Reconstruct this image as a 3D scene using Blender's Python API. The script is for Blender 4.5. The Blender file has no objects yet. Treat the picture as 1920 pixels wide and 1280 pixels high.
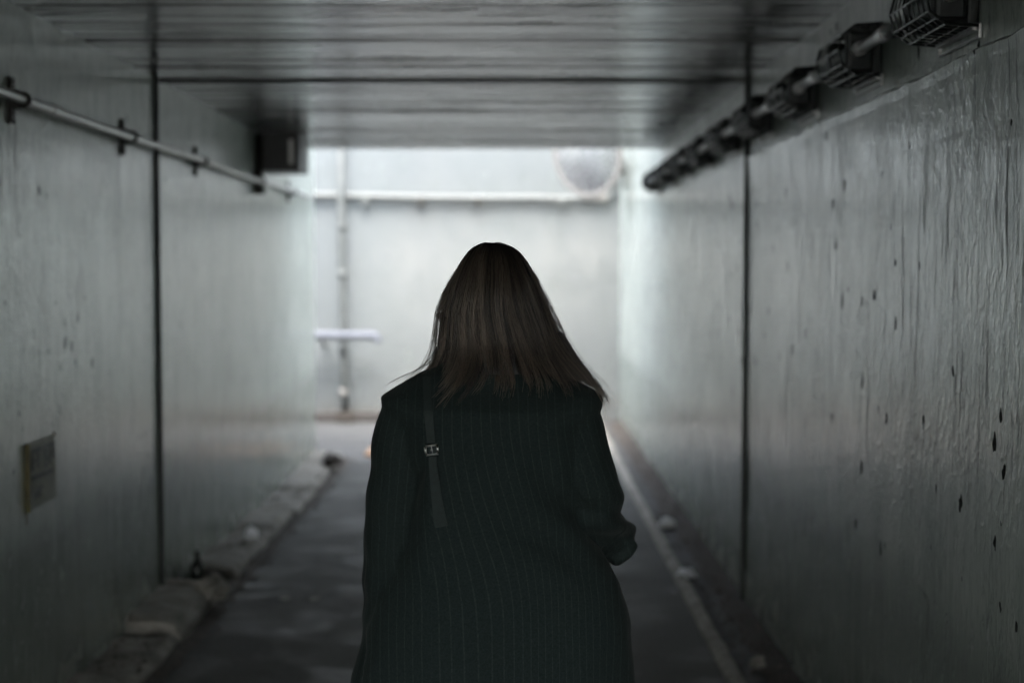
import bpy, bmesh, math, random
import numpy as np
from mathutils import Vector, Matrix, noise
from mathutils.bvhtree import BVHTree

R = math.radians
random.seed(7)
rng = np.random.default_rng(7)
scene = bpy.context.scene
col = scene.collection

# ------------------------------------------------------------------ camera
CAM_Z = 1.63
cam_d = bpy.data.cameras.new('camera')
cam = bpy.data.objects.new('camera', cam_d)
col.objects.link(cam)
cam_d.sensor_width = 36.0
cam_d.lens = 50.0
cam_d.clip_start = 0.05
cam_d.clip_end = 500.0
cam.location = (0, 0, CAM_Z)
cam.rotation_euler = (R(90 - 3.0), 0, R(0.065))
cam_d.dof.use_dof = True
cam_d.dof.focus_distance = 3.0
cam_d.dof.aperture_fstop = 2.0
scene.camera = cam

# ------------------------------------------------------------------ sky, sun, exposure
SUN_EL, SUN_AZ = R(60), R(184)
world = bpy.data.worlds.new('World')
scene.world = world
world.use_nodes = True
wn = world.node_tree
bg = wn.nodes['Background']
sky = wn.nodes.new('ShaderNodeTexSky')
sky.sky_type = 'NISHITA'
sky.sun_disc = False
sky.sun_elevation = SUN_EL
sky.sun_rotation = SUN_AZ
sky.dust_density = 3.0
sky.air_density = 1.0
sky.ozone_density = 1.0
overcast = wn.nodes.new('ShaderNodeHueSaturation')   # thin cloud: a paler, less blue sky
overcast.inputs['Saturation'].default_value = 0.5
wn.links.new(sky.outputs[0], overcast.inputs['Color'])
wn.links.new(overcast.outputs[0], bg.inputs['Color'])
bg.inputs['Strength'].default_value = 0.15
sun_d = bpy.data.lights.new('sun', 'SUN')
sun_d.energy = 0.5
sun_d.angle = R(40)
sun_d.color = (1.0, 0.98, 0.95)
sun = bpy.data.objects.new('sun', sun_d)
col.objects.link(sun)
sun.location = (0, 0, 30)
dv = Vector((-math.sin(SUN_AZ) * math.cos(SUN_EL), -math.cos(SUN_AZ) * math.cos(SUN_EL), -math.sin(SUN_EL)))
sun.rotation_euler = dv.to_track_quat('-Z', 'Y').to_euler()

vs = scene.view_settings
vs.view_transform = 'Standard'
vs.look = 'None'
vs.gamma = 1.0
vs.exposure = 3.42
cy = scene.cycles
cy.max_bounces = 9
cy.diffuse_bounces = 7
cy.glossy_bounces = 4
cy.transmission_bounces = 2
cy.use_adaptive_sampling = True
cy.adaptive_threshold = 0.02
cy.blur_glossy = 0.5
cy.sample_clamp_indirect = 6.0
cy.use_denoising = True

# ------------------------------------------------------------------ material helpers
class NT:
    def __init__(self, name):
        self.m = bpy.data.materials.new(name)
        self.m.use_nodes = True
        self.t = self.m.node_tree
        self.b = self.t.nodes['Principled BSDF']
        self.pos = None
    def n(self, typ, **kw):
        nd = self.t.nodes.new(typ)
        for k, v in kw.items():
            setattr(nd, k, v)
        return nd
    def l(self, a, b):
        self.t.links.new(a, b)
    def P(self, sx=1, sy=1, sz=1, obj=False):
        if obj:
            src = self.n('ShaderNodeTexCoord').outputs['Object']
        else:
            src = self.n('ShaderNodeNewGeometry').outputs['Position']
        mp = self.n('ShaderNodeMapping')
        mp.inputs['Scale'].default_value = (sx, sy, sz)
        self.l(src, mp.inputs['Vector'])
        return mp.outputs[0]
    def noise(self, vec, scale=1, detail=4, rough=0.55, dist=0.0):
        nd = self.n('ShaderNodeTexNoise')
        nd.inputs['Scale'].default_value = scale
        nd.inputs['Detail'].default_value = detail
        nd.inputs['Roughness'].default_value = rough
        nd.inputs['Distortion'].default_value = dist
        self.l(vec, nd.inputs['Vector'])
        return nd.outputs['Fac']
    def ramp(self, fac, stops):
        r = self.n('ShaderNodeValToRGB')
        e = r.color_ramp.elements
        while len(e) < len(stops):
            e.new(0.5)
        for k, (p, c) in enumerate(stops):
            e[k].position = p
            if isinstance(c, (int, float)):
                c = (c, c, c)
            e[k].color = (*c[:3], 1)
        self.l(fac, r.inputs[0])
        return r.outputs[0]
    def math(self, op, a, b=None, clamp=False):
        m = self.n('ShaderNodeMath', operation=op, use_clamp=clamp)
        for k, v in enumerate((a, b)):
            if v is None:
                continue
            if isinstance(v, (int, float)):
                m.inputs[k].default_value = v
            else:
                self.l(v, m.inputs[k])
        return m.outputs[0]
    def mix(self, fac, a, b, mode='MIX'):
        m = self.n('ShaderNodeMix', data_type='RGBA', blend_type=mode)
        for s, v in ((0, fac), (6, a), (7, b)):
            if isinstance(v, (int, float)):
                m.inputs[s].default_value = v
            elif isinstance(v, tuple):
                m.inputs[s].default_value = (*v, 1)
            else:
                self.l(v, m.inputs[s])
        return m.outputs[2]
    def sep(self, vec):
        s = self.n('ShaderNodeSeparateXYZ')
        self.l(vec, s.inputs[0])
        return s.outputs
    def bump(self, h, strength=1.0, dist=0.004, prev=None):
        b = self.n('ShaderNodeBump')
        b.inputs['Strength'].default_value = strength
        b.inputs['Distance'].default_value = dist
        self.l(h, b.inputs['Height'])
        if prev is not None:
            self.l(prev, b.inputs['Normal'])
        return b.outputs[0]
    def set(self, color=None, rough=None, metal=None, normal=None, **kw):
        for nm, v in (('Base Color', color), ('Roughness', rough), ('Metallic', metal), ('Normal', normal)):
            if v is None:
                continue
            if isinstance(v, tuple):
                self.b.inputs[nm].default_value = (*v, 1)
            elif isinstance(v, (int, float)):
                self.b.inputs[nm].default_value = v
            else:
                self.l(v, self.b.inputs[nm])
        for k, v in kw.items():
            self.b.inputs[k.replace('_', ' ')].default_value = v
        return self.m

def wall_mat(name, ax, light=0.42, dirt=1.0, back=False, off=0.0, chips=0.42):
    """glossy painted concrete; ax = 'y' for side walls, 'x' for cross walls"""
    t = NT(name)
    def P(h, v):
        o = t.P(0 if ax == 'y' else h, h if ax == 'y' else 0, v)
        o.node.inputs['Location'].default_value = (0, off * (1 + h * 0.1), off * 0.7)
        return o
    base = t.noise(P(0.9, 0.7), 1, 3, 0.6)
    streak = t.math('MULTIPLY', t.math('ADD', t.noise(P(9, 0.55), 1, 4, 0.65, 0.9), t.noise(P(2.4, 1.9), 1, 5, 0.65, 0.6)), 0.5)
    fine = t.noise(P(40, 2.2), 1, 3, 0.65, 1.0)
    c = t.ramp(base, [(0.3, (light * 0.82, light * 0.91, light * (0.92 if back else 0.82))), (0.7, (light * 1.0, light * 1.06, light * (1.07 if back else 0.97)))])
    sm = t.ramp(streak, [(0.47, 0.0), (0.66, 1.0)])
    c = t.mix(t.math('MULTIPLY', sm, 0.40 * dirt), c, (0.17, 0.185, 0.17))
    fm = t.ramp(fine, [(0.555, 0.0), (0.64, 1.0)])
    gate = t.ramp(t.noise(P(1.6, 0.9), 1, 2), [(chips, 0.0), (chips + 0.2, 1.0)])
    c = t.mix(t.math('MULTIPLY', t.math('MULTIPLY', fm, gate), 0.7 * dirt), c, (0.09, 0.105, 0.092))
    # pits and chips
    vo = t.n('ShaderNodeTexVoronoi', feature='F1')
    vo.inputs['Scale'].default_value = 1
    vo.inputs['Randomness'].default_value = 1
    wn_ = t.n('ShaderNodeTexNoise')
    wn_.inputs['Scale'].default_value = 1
    wn_.inputs['Detail'].default_value = 2
    t.l(P(38, 26), wn_.inputs['Vector'])
    va_ = t.n('ShaderNodeVectorMath', operation='MULTIPLY_ADD')
    t.l(wn_.outputs['Color'], va_.inputs[0])
    va_.inputs[1].default_value = (0, 0.4, 0.4) if ax == 'y' else (0.4, 0, 0.4)
    t.l(P(14, 9), va_.inputs[2])
    t.l(va_.outputs[0], vo.inputs['Vector'])
    vc = t.sep(vo.outputs['Color'])
    size = t.math('MULTIPLY', t.math('MULTIPLY', t.math('POWER', vc[0], 2.8), t.ramp(t.noise(P(1.7, 1.3), 1, 3), [(chips, 0.0), (chips + 0.14, 1.0)])), 0.235)
    pit = t.math('LESS_THAN', t.math('ADD', vo.outputs['Distance'], t.math('MULTIPLY', t.noise(P(70, 30), 1, 2), 0.10)), t.math('ADD', size, 0.025))
    z = t.sep(t.P())[2]
    pit = t.math('MULTIPLY', pit, t.math('GREATER_THAN', z, 0.75))
    c = t.mix(t.math('MULTIPLY', pit, 0.9 * dirt), c, (0.05, 0.055, 0.05))
    # darker colour in the low parts of the trowel grooves
    h1 = t.noise(P(32, 8.0), 1, 4, 0.68, 0.9)
    cav = t.ramp(h1, [(0.30, 1.0), (0.46, 0.0)])
    c = t.mix(t.math('MULTIPLY', cav, 0.7 * dirt), c, (0.10, 0.115, 0.10))
    # dado: an older, darker paint film below knee/waist height
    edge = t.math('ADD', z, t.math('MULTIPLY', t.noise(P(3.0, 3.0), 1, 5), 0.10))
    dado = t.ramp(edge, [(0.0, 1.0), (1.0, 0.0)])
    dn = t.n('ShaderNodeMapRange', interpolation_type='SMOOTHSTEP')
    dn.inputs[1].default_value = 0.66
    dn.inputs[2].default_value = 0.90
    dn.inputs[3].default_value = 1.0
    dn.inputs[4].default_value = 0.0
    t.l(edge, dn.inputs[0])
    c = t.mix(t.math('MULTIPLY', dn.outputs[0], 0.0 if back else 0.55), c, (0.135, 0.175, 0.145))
    # scuffed grime near the ground
    gr = t.n('ShaderNodeMapRange')
    gr.inputs[1].default_value = 0.0
    gr.inputs[2].default_value = 0.35
    gr.inputs[3].default_value = 1.0
    gr.inputs[4].default_value = 0.0
    t.l(z, gr.inputs[0])
    gm = t.math('MULTIPLY', gr.outputs[0], t.ramp(t.noise(P(6, 5), 1, 5), [(0.35, 0.0), (0.65, 1.0)]))
    c = t.mix(t.math('MULTIPLY', gm, 0.7), c, (0.10, 0.085, 0.065))
    dm = t.math('MAXIMUM', pit, t.math('MULTIPLY', t.math('MULTIPLY', fm, gate), 0.7))
    dm = t.math('MAXIMUM', dm, t.math('MULTIPLY', sm, 0.22))
    dm = t.math('MAXIMUM', dm, t.math('MULTIPLY', cav, 0.6))
    dm = t.math('MAXIMUM', dm, t.math('MULTIPLY', gm, 0.8))
    dm = t.math('MULTIPLY', dm, dirt)
    rough = t.math('ADD', t.ramp(t.noise(P(5, 2.5), 1, 3), [(0.3, 0.09), (0.7, 0.18)]), t.math('MULTIPLY', dm, 0.4))
    t.l(t.math('SUBTRACT', 1.0, t.math('MULTIPLY', dm, 0.9)), t.b.inputs['Specular IOR Level'])
    # relief: trowel runs, orange peel, pits
    h2 = t.noise(P(150, 95), 1, 2, 0.6)
    h3 = t.noise(P(4, 1.6), 1, 3)
    nb = t.bump(h3, 0.25, 0.008)
    nb = t.bump(h1, 0.5, 0.0026, nb)
    nb = t.bump(h2, 0.5, 0.0005, nb)
    h4 = t.noise(P(42, 22), 1, 2, 0.5, 0.6)
    nb = t.bump(t.math('MULTIPLY', t.ramp(h4, [(0.45, 0.0), (0.75, 1.0)]), t.ramp(t.noise(P(2.2, 1.8), 1, 2), [(0.35, 0.15), (0.6, 1.0)])), 0.6, 0.0026, nb)
    nb = t.bump(t.math('SUBTRACT', 1.0, pit), 0.6, 0.004, nb)
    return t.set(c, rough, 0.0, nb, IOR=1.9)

M = {}
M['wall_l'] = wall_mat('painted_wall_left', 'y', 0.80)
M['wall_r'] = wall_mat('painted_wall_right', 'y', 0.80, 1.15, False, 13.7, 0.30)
M['wall_b'] = wall_mat('painted_wall_back', 'x', 0.185, 0.6, True)
M['wall_ret'] = wall_mat('painted_wall_return', 'x', 0.5, 0.5, True)

def mk_ceiling():
    t = NT('board_marked_ceiling_paint')
    g = t.noise(t.P(2.2, 14, 1), 1, 6, 0.66, 0.5)
    g2 = t.noise(t.P(1.7, 3.4, 1), 1, 5, 0.65)
    c = t.ramp(g, [(0.33, (0.06, 0.066, 0.06)), (0.45, (0.105, 0.11, 0.103)), (0.75, (0.15, 0.156, 0.147))])
    c = t.mix(t.ramp(g2, [(0.50, 0.0), (0.70, 0.8)]), c, (0.07, 0.076, 0.07))
    h = t.noise(t.P(5.5, 30, 1), 1, 5, 0.65, 0.7)
    nb = t.bump(h, 0.45, 0.0025)
    nb = t.bump(t.noise(t.P(60, 90, 1), 1, 2), 0.25, 0.0004, nb)
    ro = t.ramp(g, [(0.3, 0.38), (0.55, 0.14)])
    dk = t.math('MAXIMUM', t.ramp(g, [(0.36, 1.0), (0.47, 0.0)]), t.ramp(g2, [(0.52, 0.0), (0.68, 0.8)]))
    t.l(t.math('SUBTRACT', 1.0, t.math('MULTIPLY', dk, 0.75)), t.b.inputs['Specular IOR Level'])
    return t.set(c, ro, 0.0, nb, IOR=1.75)
M['ceiling'] = mk_ceiling()

def mk_floor():
    t = NT('worn_damp_asphalt')
    a = t.noise(t.P(1, 1, 1), 1.1, 6, 0.6)
    b = t.noise(t.P(1, 1, 1), 90, 3, 0.6)
    w = t.noise(t.P(1.2, 1.5, 1), 1.6, 5, 0.65, 0.8)
    c = t.ramp(a, [(0.35, (0.014, 0.016, 0.0135)), (0.65, (0.045, 0.049, 0.043))])
    c = t.mix(t.ramp(b, [(0.45, 0.0), (0.75, 0.5)]), c, (0.15, 0.15, 0.145))
    wet = t.ramp(w, [(0.48, 0.0), (0.78, 1.0)])
    y = t.sep(t.P())[1]
    out = t.n('ShaderNodeMapRange', interpolation_type='SMOOTHSTEP')
    out.inputs[1].default_value = 10.4
    out.inputs[2].default_value = 12.2
    t.l(y, out.inputs[0])
    far_floor = t.ramp(a, [(0.3, (0.056, 0.057, 0.056)), (0.7, (0.080, 0.081, 0.080))])  # paler floor tone past the tunnel mouth
    c = t.mix(out.outputs[0], c, far_floor)
    c = t.mix(t.math('MULTIPLY', wet, 0.45), c, (0.02, 0.022, 0.022))
    ro = t.ramp(wet, [(0.0, 0.82), (1.0, 0.46)])
    hh = t.math('MULTIPLY', b, t.math('SUBTRACT', 1.0, t.math('MULTIPLY', wet, 0.7)))
    nb = t.bump(t.noise(t.P(1.8, 1.8, 1), 3.0, 6, 0.7), 0.5, 0.005)
    nb = t.bump(hh, 0.8, 0.005, nb)
    return t.set(c, ro, 0.0, nb)
M['floor'] = mk_floor()

def simple(name, color, rough=0.5, metal=0.0, var=0.25, scale=30, bump=0.3, bdist=0.002, obj=False, **kw):
    t = NT(name)
    nz = t.noise(t.P(1, 1, 1, obj), scale, 5, 0.6)
    lo = tuple(x * (1 - var) for x in color)
    hi = tuple(min(1, x * (1 + var)) for x in color)
    c = t.ramp(nz, [(0.3, lo), (0.7, hi)])
    nb = t.bump(t.noise(t.P(1, 1, 1, obj), scale * 3, 3), bump, bdist)
    ro = t.ramp(nz, [(0.3, max(0.02, rough - 0.08)), (0.7, min(1, rough + 0.08))])
    return t.set(c, ro, metal, nb, **kw)

M['joint'] = simple('dark_joint_step_shade', (0.025, 0.03, 0.026), 0.8)  # dark joint colour that also carries the shade of the step
M['kerb'] = simple('crumbled_kerb_concrete', (0.26, 0.245, 0.215), 0.85, var=0.45, scale=9, bump=0.9, bdist=0.012)
M['back_kerb'] = simple('grey_brown_kerb', (0.062, 0.056, 0.052), 0.9, var=0.3, scale=8)
M['dirt'] = simple('brown_gutter_dirt', (0.055, 0.047, 0.040), 0.95, var=0.5, scale=18, bump=0.8, bdist=0.01)
M['pebble'] = simple('grit', (0.12, 0.105, 0.09), 0.9, var=0.5, scale=15)
M['galv'] = simple('galvanised_conduit', (0.50, 0.50, 0.49), 0.38, 0.85, var=0.2, scale=20)
M['clip'] = simple('rusty_clip_metal', (0.05, 0.048, 0.042), 0.6, 0.5, var=0.4)
M['black'] = simple('dark_lamp_housing', (0.022, 0.026, 0.025), 0.42, 0.2, var=0.3)
M['wire'] = simple('dark_guard_wire', (0.06, 0.066, 0.062), 0.30, 0.8, var=0.3)
M['tube'] = simple('ribbed_lamp_glass', (0.32, 0.34, 0.34), 0.10, 0.0, var=0.1, bump=0.0, Coat_Weight=0.5)
M['box'] = simple('dark_box_paint', (0.035, 0.036, 0.036), 0.45, 0.1, var=0.3, scale=8)
M['pipe_b'] = simple('grey_painted_pipe', (0.105, 0.113, 0.108), 0.5, var=0.2, scale=8)
M['rail'] = simple('white_painted_rail', (0.125, 0.135, 0.16), 0.65, var=0.05)
M['mirror'] = simple('convex_mirror_acrylic', (0.60, 0.60, 0.60), 0.25, 0.8, var=0.03, bump=0.05)
M['mrim'] = simple('mirror_hood_plastic', (0.24, 0.23, 0.215), 0.55, var=0.2)
M['cone'] = simple('faded_orange_plastic', (0.42, 0.25, 0.14), 0.5, var=0.1, scale=10)
M['white_band'] = simple('white_reflective_band', (0.75, 0.75, 0.73), 0.5, var=0.08)
M['paper'] = simple('white_litter_paper', (0.85, 0.85, 0.88), 0.6, var=0.05)
M['sign'] = simple('weathered_sign_plate', (0.30, 0.31, 0.25), 0.5, var=0.3, scale=14)
M['sign_edge'] = simple('mustard_rusted_edge', (0.10, 0.085, 0.028), 0.6, var=0.4, scale=25)
M['sign_ink'] = simple('dark_sign_lettering', (0.02, 0.03, 0.028), 0.5)
M['stain'] = simple('rust_stain', (0.13, 0.095, 0.03), 0.7)
M['skin'] = simple('skin', (0.50, 0.33, 0.25), 0.5, var=0.06, obj=True, Subsurface_Weight=0.1)
M['trouser'] = simple('black_trousers', (0.012, 0.013, 0.014), 0.9, var=0.2, scale=200)
M['shoe'] = simple('black_leather', (0.012, 0.012, 0.012), 0.35, var=0.2)
M['strap'] = simple('satin_black_strap', (0.029, 0.042, 0.041), 0.8, var=0.25, scale=120)
M['steel'] = simple('polished_buckle_steel', (0.8, 0.79, 0.76), 0.22, 1.0, var=0.05)
M['glass_dark'] = simple('dark_bottle_glass', (0.012, 0.016, 0.013), 0.15)

def mk_coat():
    t = NT('pinstriped_wool')
    at = t.n('ShaderNodeAttribute', attribute_name='stripe_u')
    u = t.math('ADD', at.outputs['Fac'], t.math('MULTIPLY', t.noise(t.P(), 6, 2), 0.004))
    fr = t.math('FRACT', t.math('DIVIDE', u, 0.0195))
    d = t.math('ABSOLUTE', t.math('SUBTRACT', fr, 0.5))
    line = t.ramp(d, [(0.0, 1.0), (0.045, 0.85), (0.085, 0.0)])
    broke = t.ramp(t.noise(t.P(1, 1, 1), 160, 2), [(0.35, 0.25), (0.6, 1.0)])
    gate = t.math('MULTIPLY', line, broke)
    base = t.ramp(t.noise(t.P(), 240, 3), [(0.3, (0.018, 0.0275, 0.0265)), (0.7, (0.030, 0.043, 0.0415))])
    c = t.mix(t.math('MULTIPLY', gate, 0.23), base, (0.10, 0.135, 0.13))
    nb = t.bump(t.noise(t.P(), 420, 2), 0.5, 0.001)
    nb = t.bump(t.noise(t.P(), 14, 4), 0.3, 0.008, nb)
    return t.set(c, 0.92, 0.0, nb, Sheen_Weight=0.06, Sheen_Roughness=0.4, Specular_IOR_Level=0.25)
M['coat'] = mk_coat()

def mk_hair():
    t = NT('dark_brown_hair')
    a = t.n('ShaderNodeAttribute', attribute_name='strand')
    s = t.sep(a.outputs['Vector'])
    c1 = t.ramp(s[0], [(0.0, (0.006, 0.0062, 0.0056)), (1.0, (0.022, 0.0185, 0.0145))])
    c2 = t.ramp(s[0], [(0.0, (0.022, 0.019, 0.0155)), (1.0, (0.36, 0.285, 0.22))])
    c = t.mix(t.math('POWER', s[1], 1.1), c1, c2)
    return t.set(c, 0.38, 0.0, None, Specular_IOR_Level=0.45)
M['hair'] = mk_hair()

# ------------------------------------------------------------------ mesh helpers
def tag(o, label=None, cat=None, group=None, kind=None):
    if label: o['label'] = label
    if cat: o['category'] = cat
    if group: o['group'] = group
    if kind: o['kind'] = kind
    return o

def world_loc(o):
    v = Vector((0, 0, 0))
    while o is not None:
        v += o.location
        o = o.parent
    return v

def empty(name, loc, **kw):
    o = bpy.data.objects.new(name, None)
    o.empty_display_size = 0.1
    o.location = loc
    col.objects.link(o)
    return tag(o, **kw)

class MB:
    """collects shapes in world coordinates"""
    def __init__(self):
        self.v, self.f = [], []
    def add(self, vs_, fs):
        n = len(self.v)
        self.v.extend([tuple(map(float, p)) for p in vs_])
        self.f.extend([tuple(int(i) + n for i in f) for f in fs])
        return self
    def box(self, x0, x1, y0, y1, z0, z1):
        return self.add([(x0, y0, z0), (x1, y0, z0), (x1, y1, z0), (x0, y1, z0), (x0, y0, z1), (x1, y0, z1), (x1, y1, z1), (x0, y1, z1)],
                        [(3, 2, 1, 0), (4, 5, 6, 7), (0, 1, 5, 4), (1, 2, 6, 5), (2, 3, 7, 6), (3, 0, 4, 7)])
    def prism_x(self, pts, x0, x1):
        """pts: (y,z) polygon, counter-clockwise seen from +x"""
        n = len(pts)
        v = [(x0, a, b) for a, b in pts] + [(x1, a, b) for a, b in pts]
        f = [tuple(range(n))[::-1], tuple(range(n, 2 * n))] + [(i, (i + 1) % n, (i + 1) % n + n, i + n) for i in range(n)]
        return self.add(v, f)
    def prism_y(self, pts, y0, y1):
        n = len(pts)
        v = [(a, y0, b) for a, b in pts] + [(a, y1, b) for a, b in pts]
        f = [tuple(range(n)), tuple(range(n, 2 * n))[::-1]] + [(i, i + n, (i + 1) % n + n, (i + 1) % n) for i in range(n)]
        return self.add(v, f)
    def tube(self, pts, r, seg=10, cap=True):
        pts = [Vector(p) for p in pts]
        rs = r if isinstance(r, (list, tuple)) else [r] * len(pts)
        vv, ff = [], []
        up = None
        for i, p in enumerate(pts):
            a = pts[max(i - 1, 0)]
            b = pts[min(i + 1, len(pts) - 1)]
            t = (b - a).normalized()
            if up is None:
                up = Vector((0, 0, 1)) if abs(t.z) < 0.9 else Vector((1, 0, 0))
            s = t.cross(up).normalized()
            up = s.cross(t).normalized()
            for k in range(seg):
                an = 2 * math.pi * k / seg
                vv.append(p + (s * math.cos(an) + up * math.sin(an)) * rs[i])
        for i in range(len(pts) - 1):
            for k in range(seg):
                k2 = (k + 1) % seg
                ff.append((i * seg + k, i * seg + k2, (i + 1) * seg + k2, (i + 1) * seg + k))
        if cap:
            ff.append(tuple(range(seg))[::-1])
            ff.append(tuple(range((len(pts) - 1) * seg, len(pts) * seg)))
        return self.add(vv, ff)
    def lathe(self, prof, center, axis='z', seg=24):
        """prof: (r, h) list"""
        c = Vector(center)
        vv, ff = [], []
        for r_, h in prof:
            for k in range(seg):
                an = 2 * math.pi * k / seg
                a, b = r_ * math.cos(an), r_ * math.sin(an)
                vv.append(c + (Vector((a, b, h)) if axis == 'z' else Vector((a, h, b)) if axis == 'y' else Vector((h, a, b))))
        for i in range(len(prof) - 1):
            for k in range(seg):
                k2 = (k + 1) % seg
                ff.append((i * seg + k, i * seg + k2, (i + 1) * seg + k2, (i + 1) * seg + k))
        ff.append(tuple(range(seg))[::-1])
        ff.append(tuple(range((len(prof) - 1) * seg, len(prof) * seg)))
        return self.add(vv, ff)
    def build(self, name, mat, parent=None, smooth=False, origin=None, bevel=0, fixn=True):
        org = world_loc(parent) if parent is not None else Vector(origin or (0, 0, 0))
        me = bpy.data.meshes.new(name)
        me.from_pydata([(x - org.x, y - org.y, z - org.z) for x, y, z in self.v], [], self.f)
        if fixn or bevel:
            bm = bmesh.new()
            bm.from_mesh(me)
            if bevel:
                bmesh.ops.bevel(bm, geom=bm.edges[:], offset=bevel, segments=2, affect='EDGES', profile=0.6)
            bmesh.ops.recalc_face_normals(bm, faces=bm.faces[:])
            bm.to_mesh(me)
            bm.free()
        if smooth:
            me.polygons.foreach_set('use_smooth', [True] * len(me.polygons))
        me.materials.append(mat)
        o = bpy.data.objects.new(name, me)
        col.objects.link(o)
        if parent is not None:
            o.parent = parent
        else:
            o.location = org
        return o

def arc(c, a, b, n, r, u, v):
    """points on an arc round c in plane u,v"""
    return [Vector(c) + Vector(u) * (r * math.cos(a + (b - a) * i / n)) + Vector(v) * (r * math.sin(a + (b - a) * i / n)) for i in range(n + 1)]

# ------------------------------------------------------------------ the underpass
XL, XR, ZC = -1.68, 1.12, 2.51       # wall faces, ceiling height
Y_END, Y_L, Y_B = 10.78, 12.0, 15.0  # ceiling end, left wall end, back wall
Y0 = -5.2  # open rear end, unseen; placed to let in fill light from behind
JL, JR = 6.70, 6.82                  # expansion joints

fl = MB()
nx, ny = 40, 90
gx = np.concatenate([[-60, -30, -14], np.linspace(-9, 1.3, nx), [14, 30, 60]])
gy = np.concatenate([[-70, -30], np.linspace(-10, 15.2, ny), [30, 70]])
vv = []
for y in gy:
    for x in gx:
        z = 0.002 * noise.noise((x * 0.9, y * 0.7, 0)) if (-9 <= x <= 1.3 and -10 <= y <= 15.2) else 0
        vv.append((x, y, z))
W_ = len(gx)
fl.add(vv, [(j * W_ + i, j * W_ + i + 1, (j + 1) * W_ + i + 1, (j + 1) * W_ + i) for j in range(len(gy) - 1) for i in range(W_ - 1)])
tag(fl.build('floor', M['floor'], smooth=True), kind='structure')

# ceiling slab (unseen top raised to block low sky light) and its board marks
ceil = MB().box(XL - 0.25, XR + 0.25, Y0, Y_END - 0.003, ZC + 0.012, ZC + 1.75).build('ceiling', M['ceiling'])
tag(ceil, kind='structure')
y = -0.6
k = 0
while y < Y_END - 0.03:
    w = random.choice((0.07, 0.09, 0.10, 0.13, 0.17)) * random.uniform(0.9, 1.1)
    if abs(y - 6.80) < 0.10 and y < 6.80:
        w = 6.785 - y
    y1 = min(y + w, Y_END - 0.02)
    dz = random.uniform(-0.003, 0.004)
    tl = random.uniform(-0.012, 0.012) * (y1 - y)
    g = 0.0025
    zb = ZC + dz
    m = MB()
    n = 9
    xs = [XL - 0.02 + (XR - XL + 0.04) * i / n for i in range(n + 1)]
    va, vb = [], []
    for x in xs:
        wv = 0.0025 * noise.noise((x * 1.3, y * 9, 3.3))
        va.append((x, y + g, zb - tl + wv))
        vb.append((x, y1 - g, zb + tl + wv))
    vs_ = va + vb + [(p[0], p[1], ZC + 0.02) for p in va] + [(p[0], p[1], ZC + 0.02) for p in vb]
    N = n + 1
    fs = []
    for i in range(n):
        fs += [(i, N + i, N + i + 1, i + 1), (i, i + 1, 2 * N + i + 1, 2 * N + i), (N + i, 3 * N + i, 3 * N + i + 1, N + i + 1)]
    m.add(vs_, fs)
    m.build('board', M['ceiling'], ceil, fixn=True)
    y = y1
    if abs(y - 6.785) < 0.004:
        y = 6.812
    k += 1

MB().box(XL - 0.01, XR + 0.01, 6.786, 6.811, ZC - 0.010, ZC + 0.015).build('joint_step_shade', M['joint'], ceil, bevel=0.003)  # joint bead, dark to stand in for the shaded lip

def wall(name, label, pieces, x0, x1, mat, joint_y, jx):
    w = empty(name, ((x0 + x1) / 2, (Y0 + Y_L) / 2, 0), label=label, cat='wall')
    for pts in pieces:
        MB().prism_x(pts, x0, x1).build('wall_panel', mat, w)
    MB().box(jx - 0.03, jx + 0.03, joint_y - 0.018, joint_y + 0.018, 0.0, 2.52).build('joint_step_shade', M['joint'], w)  # joint plus the shaded step face, painted as one dark bead
    return w

wl = wall('tunnel_wall', 'grey painted left wall of the underpass with conduit and plaque',
          [[(Y0, -0.1), (JL - 0.014, -0.1), (JL - 0.014, ZC + 0.06), (Y0, ZC + 0.06)],
           [(JL + 0.014, -0.1), (Y_L, -0.1), (Y_L, 4.4), (Y_END, 4.4), (Y_END, ZC + 0.06), (JL + 0.014, ZC + 0.06)]],  # unseen top beyond the roof made tall to shape the sky light
          XL - 0.25, XL, M['wall_l'], JL, XL - 0.015)
wr = wall('tunnel_wall', 'rough grey painted right wall of the underpass with a row of caged lamps',
          [[(Y0, -0.1), (JR - 0.014, -0.1), (JR - 0.014, ZC + 0.06), (Y0, ZC + 0.06)],
           [(JR + 0.014, -0.1), (Y_B + 0.25, -0.1), (Y_B + 0.25, 4.4), (Y_END, 4.4), (Y_END, ZC + 0.06), (JR + 0.014, ZC + 0.06)]],  # same unseen tall top, for evener light on the back wall
          XR, XR + 0.25, M['wall_r'], JR, XR + 0.012)

# render coat on the right wall: proud below a ragged ledge, with a second lap low down
def render_coat(y0, y1, zlo, zhi, proud, seed, name):
    n = int((y1 - y0) / 0.035)
    m = MB()
    v = []
    for i in range(n + 1):
        yy = y0 + (y1 - y0) * i / n
        zt = zhi + 0.010 * noise.noise((yy * 2.1, seed, 0)) + 0.006 * noise.noise((yy * 11, seed, 4))
        pr = proud * (0.8 + 0.5 * noise.noise((yy * 7, seed, 9)))
        v += [(XR + 0.001, yy, zt + 0.010), (XR - pr, yy, zt), (XR - pr * 0.75, yy, zt - 0.03), (XR - 0.0035, yy, zt - 0.18), (XR - 0.003, yy, zlo), (XR + 0.001, yy, zlo)]
    f = []
    for i in range(n):
        for j in range(5):
            a = i * 6 + j
            f.append((a, a + 1, a + 7, a + 6))
    m.add(v, f)
    return m.build(name, M['wall_r'], wr, smooth=False)
render_coat(1.2, JR - 0.016, 0.75, 2.145, 0.014, 2.2, 'render_coat')
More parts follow.
